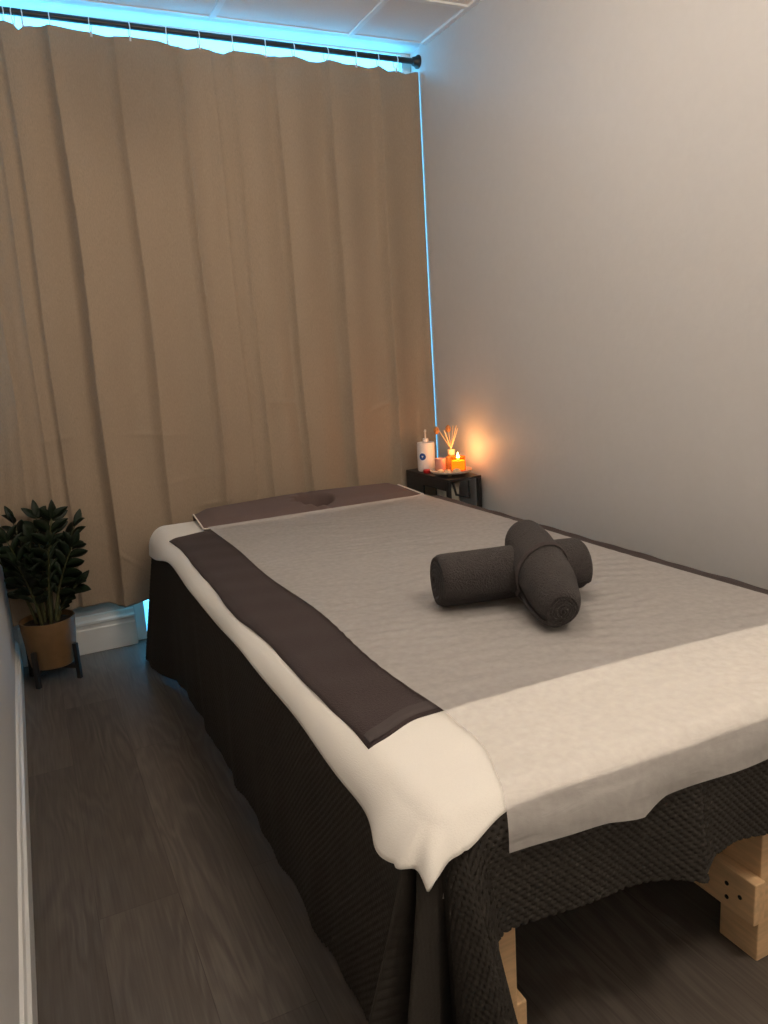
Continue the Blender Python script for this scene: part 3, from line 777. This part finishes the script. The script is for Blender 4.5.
# cookies / dried slices on the tray
sh_m = mat('cream_shell', (.72, .55, .34), .6, bump=.6, scale=120, dist=.002, var=.15)
shells = (((1.716, 3.036), .0165, .2, 'cream shell at the left end of the round tray, beside the red tealight'), ((1.735, 3.000), .018, 1.1, 'cream shell at the front left rim of the round tray'), ((1.768, 2.978), .021, 2.0, 'largest cream shell on the round tray, in front of the candle'))
for (sx, sy), R_, az, lab in shells:
    bm = bmesh.new(); bmesh.ops.create_icosphere(bm, subdivisions=4, radius=1)
    for v in bm.verts:
        a = math.atan2(v.co.y, v.co.x); k = 1+.05*math.cos(a*11)*math.hypot(v.co.x, v.co.y)
        z_ = v.co.z
        v.co = Vector((v.co.x*R_*k, v.co.y*R_*.85*k, R_*.62*(z_+1 if z_ > -.5 else .5)-R_*.31))
    o = obj('shell', bm, sh_m, smooth=True); o.location = (sx, sy, TT_); o.rotation_euler = (0, 0, az)
    tag(o, lab, 'shell', 'cream shells on the tray')
# red tealight
red_m = mat('red_wax', (.55, .02, .02), .4)
o = thing('tealight', 'small red tealight at the foot of the white pump bottle', 'candle', (1.722, 3.175, TZ))
lathe('holder', [(0, 0), (.0185, 0), (.0195, .002), (.0205, .015), (.0185, .015), (.018, .012), (0, .012)], red_m, o, 28)
lathe('wax', [(0, .0121), (.0178, .0121), (.0176, .0138), (0, .0132)], mat('pale_red_wax', (.75, .1, .08), .4), o, 24)
# pump bottle
white_pl = mat('white_plastic', (.78, .70, .66), .4)
PBX, PBY = 1.752, 3.235
pb = thing('pump_bottle', 'white pump bottle with a round blue label by the curtain', 'bottle', (PBX, PBY, TZ))
lathe('bottle_body', [(0, 0), (.039, 0), (.0425, .004), (.043, .012), (.043, .132), (.041, .138), (.034, .140), (0, .140)], white_pl, pb, 48)
lathe('pump_collar', [(0, .140), (.0145, .140), (.0145, .155), (.011, .158), (0, .158)], white_pl, pb, 28)
bm = lathe_bm([(0, .158), (.0038, .158), (.0038, .192), (0, .192)], 16)
tube_bm([(0, 0, .189), (-.004, -.009, .197), (-.011, -.020, .198), (-.016, -.029, .192)], [.0055, .0058, .0048, .004], 10, bm=bm)
o = obj('pump_head', bm, white_pl, pb); shade_auto(o)
# round blue label wrapped on the bottle, facing the camera, with its white mark
blue_m = mat('blue_label', (.012, .07, .33), .4); whm = mat('white_print', (.8, .8, .82), .5)
def wrap_patch(name, m, pts_fn, r, az0, z0, parent):
    bm = bmesh.new(); vs = [bm.verts.new((r*math.cos(az0+u/r), r*math.sin(az0+u/r), z0+v)) for u, v in pts_fn]
    c = bm.verts.new((r*math.cos(az0+sum(p[0] for p in pts_fn)/len(pts_fn)/r), r*math.sin(az0+sum(p[0] for p in pts_fn)/len(pts_fn)/r), z0+sum(p[1] for p in pts_fn)/len(pts_fn)))
    for i in range(len(vs)): bm.faces.new((c, vs[i], vs[(i+1) % len(vs)]))
    bmesh.ops.recalc_face_normals(bm, faces=bm.faces)
    return obj(name, bm, m, parent)
az = math.atan2(-PBY, -PBX)-.42
circ = lambda R_, n=32: [(R_*math.cos(2*PI*i/n), R_*math.sin(2*PI*i/n)) for i in range(n)]
lb = wrap_patch('round_label', whm, circ(.0215), .0434, az, .074, pb)
wrap_patch('label_disc', blue_m, circ(.0170), .0438, az, .074, lb)
wrap_patch('label_mark', whm, [(-.006, .003), (0, .0055), (.0065, .003), (.003, -.001), (0, -.006), (-.003, -.001)], .0442, az, .074, lb)
